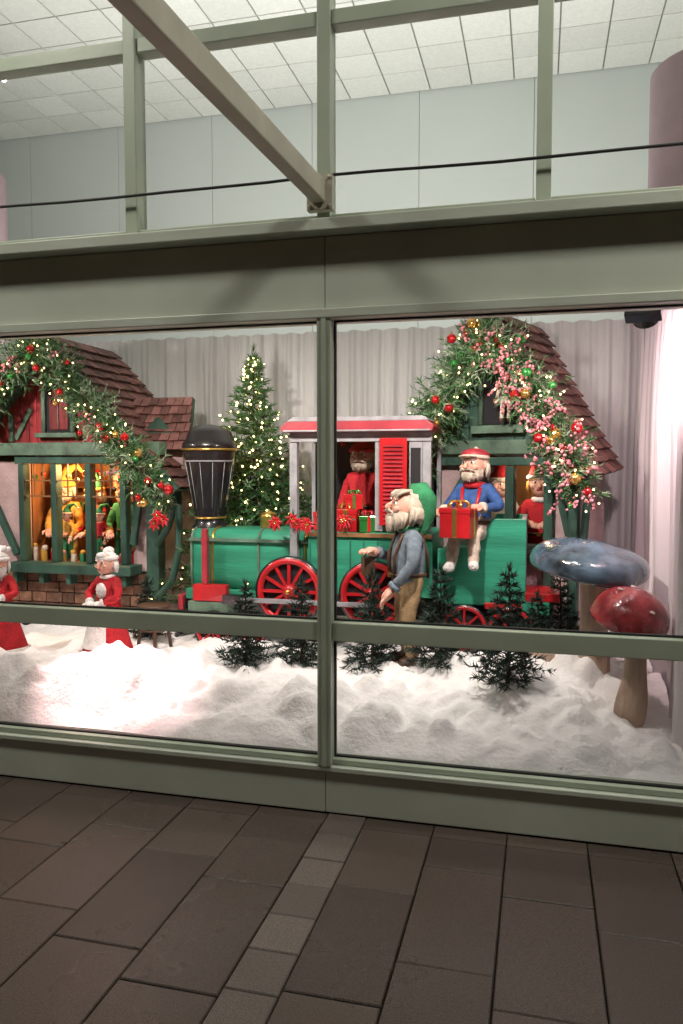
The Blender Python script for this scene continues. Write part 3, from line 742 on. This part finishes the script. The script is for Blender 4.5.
doll('standing_elf',(.20,1.10,.41),-62,1.06,dict(elR=(-.15,-.04,.60),wrR=(-.08,-.15,.63),elL=(.16,-.03,.59),wrL=(.12,-.12,.47),knL=(.07,-.04,.25),anR=(-.07,.02,.06)),
     shirt='denim',pants='khaki',boots='leather',hat=None,brim='denim',head=(0,-14),extra=ex1,fat=1.12,beard=.6)
def ex2(f,TS,J):
    f.T=TS
    for sx in(-.05,.05): f.tube([(sx,-.085,.52),(sx,-.10,.62),(sx*1.2,-.055,.74)],.011,'red',6)
    f.torus((0,0,.755),.055,.022,'redcloth',20,8)
el=doll('seated_elf',(.545,1.50,.745),-18,.96,dict(knL=(.085,-.21,.47),anL=(.10,-.25,.27),toeL=(.13,-.32,.27),knR=(-.05,-.20,.46),anR=(-.06,-.22,.25),toeR=(-.07,-.30,.24),
     hipL=(.06,-.03,.45),hipR=(-.06,-.03,.45),elR=(-.17,-.04,.61),wrR=(-.135,-.17,.60),elL=(.19,-.03,.62),wrL=(.12,-.16,.62)),
     shirt='blue',pants='cream',boots='white',hat='dred',brim='cream',head=(-8,-5),extra=ex2,fat=1.15,beard=.3,cap=True)
present('present',(.475,1.235,1.17),(.185,.15,.17),'red','ballo',-.25)
doll('mrs_claus',(-1.66,.93,.36),-12,.71,dict(elL=(.17,-.06,.60),wrL=(.07,-.15,.56),elR=(-.17,-.06,.60),wrR=(-.07,-.15,.56)),shirt='redcloth',pants='redcloth',boots='leather',glove='white',hat=None,brim='white',hair='white',beard=0,skirt='redcloth',apron='white',collar='white',
     extra=lambda f,TS,J:(f.sph((0,.03,.10),(.05,.05,.04),'white',12,8,nz=.2),f.torus((0,.015,.045),.082,.018,'white',24,8),f.sph((0,-.06,.07),(.05,.03,.03),'white',12,8,nz=.2)))
doll('santa_claus',(-2.44,.93,.36),12,.68,dict(elL=(.18,-.05,.60),wrL=(.10,-.17,.58)),shirt='redcloth',pants='redcloth',boots='black',glove='white',hat='white',brim='white',hair='white',hatlen=.06,hatdir=(.05,.03,.02),skirt='redcloth',collar='white',fat=1.2,beard=.8)
for x,yw,sh,ht,hh in((-2.74,15,'yellow','yellow',.86),(-2.47,-25,'redcloth','gcloth',.82),(-2.20,10,'gcloth','redcloth',.86)):
    doll('workshop_elf',(x,2.12,.64),yw,hh,dict(elL=(.15,-.05,.56),wrL=(.10,-.17,.52),elR=(-.15,-.05,.56),wrR=(-.10,-.17,.52)),shirt=sh,pants=sh,hat=ht,brim='yellow',hatdir=(random.choice((-.12,.12)),.03,.02),head=(U(-20,20),5),beard=.5 if sh!='redcloth' else 0)
for x in(-2.62,-2.34): doll('workshop_toy',(x,1.96,.83),U(-20,20),.42,{},shirt=random.choice(('redcloth','yellow')),pants='gcloth',hat='gcloth',brim='cream',beard=0,hair='leather')
doll('elf_girl',(.94,1.98,.66),-5,.92,dict(elL=(.16,-.05,.60),wrL=(.09,-.14,.60),elR=(-.16,-.05,.60),wrR=(-.09,-.14,.60)),shirt='redcloth',pants='redcloth',hat='redcloth',brim='white',hatdir=(.1,.05,0),hair='yellow',beard=0,collar='white')
doll('elf_boy',(.68,2.12,.66),-20,.9,{},shirt='white',pants='gcloth',hat='redcloth',brim='white',hatdir=(-.1,.05,0),beard=0)
doll('window_doll',(.72,1.70,1.855),-15,.34,dict(anL=(.07,-.06,.1),anR=(-.07,-.06,.1)),shirt='cream',pants='cream',hat='redcloth',brim='white',beard=0,hair='leather')
doll('train_driver',(-.21,1.72,.84),-10,.92,{},shirt='redcloth',pants='denim',hat='redcloth',brim='redcloth',hatdir=(-.12,.03,-.02),hatlen=.1,beard=.3)
st=group('wooden_stool',(-1.50,1.22,.38)); f=MB(); zc=.66
f.lathe((-1.50,1.22,zc),[(0,0),(.10,0),(.105,.012),(.10,.025),(0,.025)],'leather',24)
for a in range(4):
    t=a*math.pi/2+.5; f.tube([(-1.50+math.cos(t)*.07,1.22+math.sin(t)*.07,zc),(-1.50+math.cos(t)*.11,1.22+math.sin(t)*.11,.36)],.012,'leather',8)
f.torus((-1.50,1.22,.52),.09,.007,'leather',20,6); f.build('stool',st)
# ---------------------------------------------------------------- mushrooms
def mushroom(name,loc,H,rc,k,hcap,tilt,sr,spots=0):
    gr=group(name,loc); f=MB(); L=Vector(loc); rot=Matrix.Rotation(tilt[0],3,'X')@Matrix.Rotation(tilt[1],3,'Y')
    f.T=Matrix.Translation(L); pts=[];rad=[]
    for i in range(11):
        t=i/10; pts.append((.03*math.sin(t*3),.01*math.sin(t*5),H*t)); rad.append(sr*(1.35-.6*t+.18*math.sin(t*9)*(1-t)))
    f.tube(pts,rad,'stem',20); f.T=Matrix.Translation(L+Vector((.0,0,H-.02)))
    n=14; prof=[]
    for i in range(n+1):
        t=i/n; prof.append((rc*math.sin(math.pi/2*t)**1.15, hcap*(1-t**1.7)-.035*t**6))
    prof+= [(rc*.985,-.05),(rc*.94,-.045)]
    under=[(rc*.94,-.045),(rc*.5,-.015),(sr,.0)]
    f.lathe((0,0,0),prof,k,48,rot,wob=.04); f.lathe((0,0,0),under,'stem',48,rot,wob=.04)
    for i in range(40):
        a=2*math.pi*i/40; d=Vector((math.cos(a),math.sin(a),0)); f.tube([rot@(d*sr+Vector((0,0,-.006))),rot@(d*rc*.5+Vector((0,0,-.024))),rot@(d*rc*.90+Vector((0,0,-.050)))],.004,'stem',4)
    for i in range(spots):
        t=U(.1,.85); a=R()*6.28; r=rc*math.sin(math.pi/2*t)**1.15; z=hcap*(1-t**1.7)-.035*t**6
        f.sph(rot@Vector((r*math.cos(a),r*math.sin(a),z)),(U(.010,.02),U(.010,.02),.006),'spot',10,6,rot=rot)
    f.build('cap_and_stem',gr)
mushroom('blue_mushroom',(1.20,1.02,.36),.73,.31,'capblue',.12,(.10,.13),.075)
mushroom('red_mushroom',(1.375,.66,.32),.54,.185,'capred',.16,(.14,.34),.055,spots=7)
mushroom('small_mushroom',(.98,1.05,.44),.15,.09,'stem',.05,(0,.1),.03)
# ---------------------------------------------------------------- display flood fixtures (lit)
def flood(loc,target,energy,col,spot,size=.05):
    gr=group('display_floodlight',loc); f=MB(); L=Vector(loc); d=(Vector(target)-L).normalized(); q=d.to_track_quat('Z','Y').to_matrix()
    f.box(L-d*.05,(.16,.12,.06),'black',q); f.lathe(L-d*.02,[(.05,0),(.062,.04)],'black',20,q)
    f.lathe(L-d*.012,[(0,0),(.045,0)],'lamp',20,q)
    f.tube([L-d*.05,L-d*.05+Vector((0,-.03,.10)),L+Vector((0,-.06,.16))],.01,'black',6)
    f.build('housing',gr,.003)
    light('flood_lamp','SPOT',L+d*.03,target,energy,col,gr,size,spot=spot,blend=.8)
W=(1,.87,.80)
flood((1.40,.55,2.29),(1.62,1.35,1.75),80,(1,.70,.74),125)
flood((-2.9,.28,2.36),(-2.7,1.8,1.2),130,W,120)
flood((-1.1,.28,2.36),(-1.0,1.8,1.1),130,W,120)
flood((.45,.28,2.36),(.4,1.8,1.1),135,W,120)
flood((-1.75,.30,2.36),(-1.30,.44,.45),520,(1,.62,.62),30)
flood((-2.3,.50,2.36),(-2.3,.5,.4),16,(1,.84,.84),85)
flood((-.5,.50,2.36),(-.45,.5,.4),20,(1,.92,.90),85)
flood((.9,.50,2.36),(.8,.5,.4),24,(1,.97,.94),85)
rl=group('lighting_rail',(0,.22,2.5)); f=MB(); f.tube([(-5,.22,2.52),(1.58,.22,2.52)],.018,'black',8); f.build('pipe',rl)
# unseen trough lamp, added behind the curtain to brighten ceiling and back wall
ul=group('ceiling_fill',(-1,3.2,2.6)); f=MB(); f.bx(-4.5,3.0,3.05,3.35,2.45,2.55,'silver')
for x in(-4.4,2.9): f.bx(x-.03,x+.03,3.17,3.23,.061,2.449,'silver')
f.build('fill_trough',ul)
light('ceiling_fill_lamp','AREA',(-.75,3.2,2.60),(-.75,4.0,6.4),235,(1,1,.95),ul,7,.25)
for (x,y) in((-1.35,5.1),(-5.3,4.9)):
    c=group('ceiling_spotlight',(x,y,6.2)); f=MB(); f.tube([(x,y,6.25),(x,y,6.17)],.035,'black',12); f.sph((x,y-.02,6.155),.03,'lamp',10,7); f.build('can',c)
# unseen lamps and housings (street side), added to light the facade from above
for x in(-2.6,2.4):
    c=group('facade_fill',(x,-1.5,5.2)); f=MB(); f.lathe((x,-1.5,5.2),[(0,.14),(.33,.14),(.33,0),(.31,0)],'steel',24); f.lathe((x,-1.5,5.21),[(0,0),(.308,0)],'lamp',24); f.build('housing',c)
    light('facade_fill_lamp','AREA',(x,-1.5,5.17),(x,-.6,1.0),86,(1,.97,.84),c,.6)
# ---------------------------------------------------------------- world
w=bpy.data.worlds.new('World'); scene.world=w; w.use_nodes=True; nt=w.node_tree
sky=nt.nodes.new('ShaderNodeTexSky'); sky.sky_type='NISHITA'; sky.sun_disc=False; sky.sun_elevation=math.radians(1); sky.sun_rotation=math.radians(200)
nt.links.new(sky.outputs[0],nt.nodes['Background'].inputs[0]); nt.nodes['Background'].inputs[1].default_value=.012
s=bpy.data.lights.new('moonlight','SUN'); s.energy=.015; s.angle=.05; so=bpy.data.objects.new('moonlight',s); so.rotation_euler=(math.radians(50),0,math.radians(20)); scene.collection.objects.link(so)
# ---------------------------------------------------------------- camera
cam=bpy.data.cameras.new('camera'); co=bpy.data.objects.new('camera',cam); scene.collection.objects.link(co)
co.location=(.934,-3.364,1.6); co.rotation_euler=(math.radians(90-3.53),0,math.radians(14.3))
cam.sensor_fit='VERTICAL'; cam.sensor_height=36; cam.lens=27.35; cam.clip_end=500
scene.camera=co
scene.view_settings.view_transform='Standard'; scene.view_settings.look='None'; scene.view_settings.exposure=0
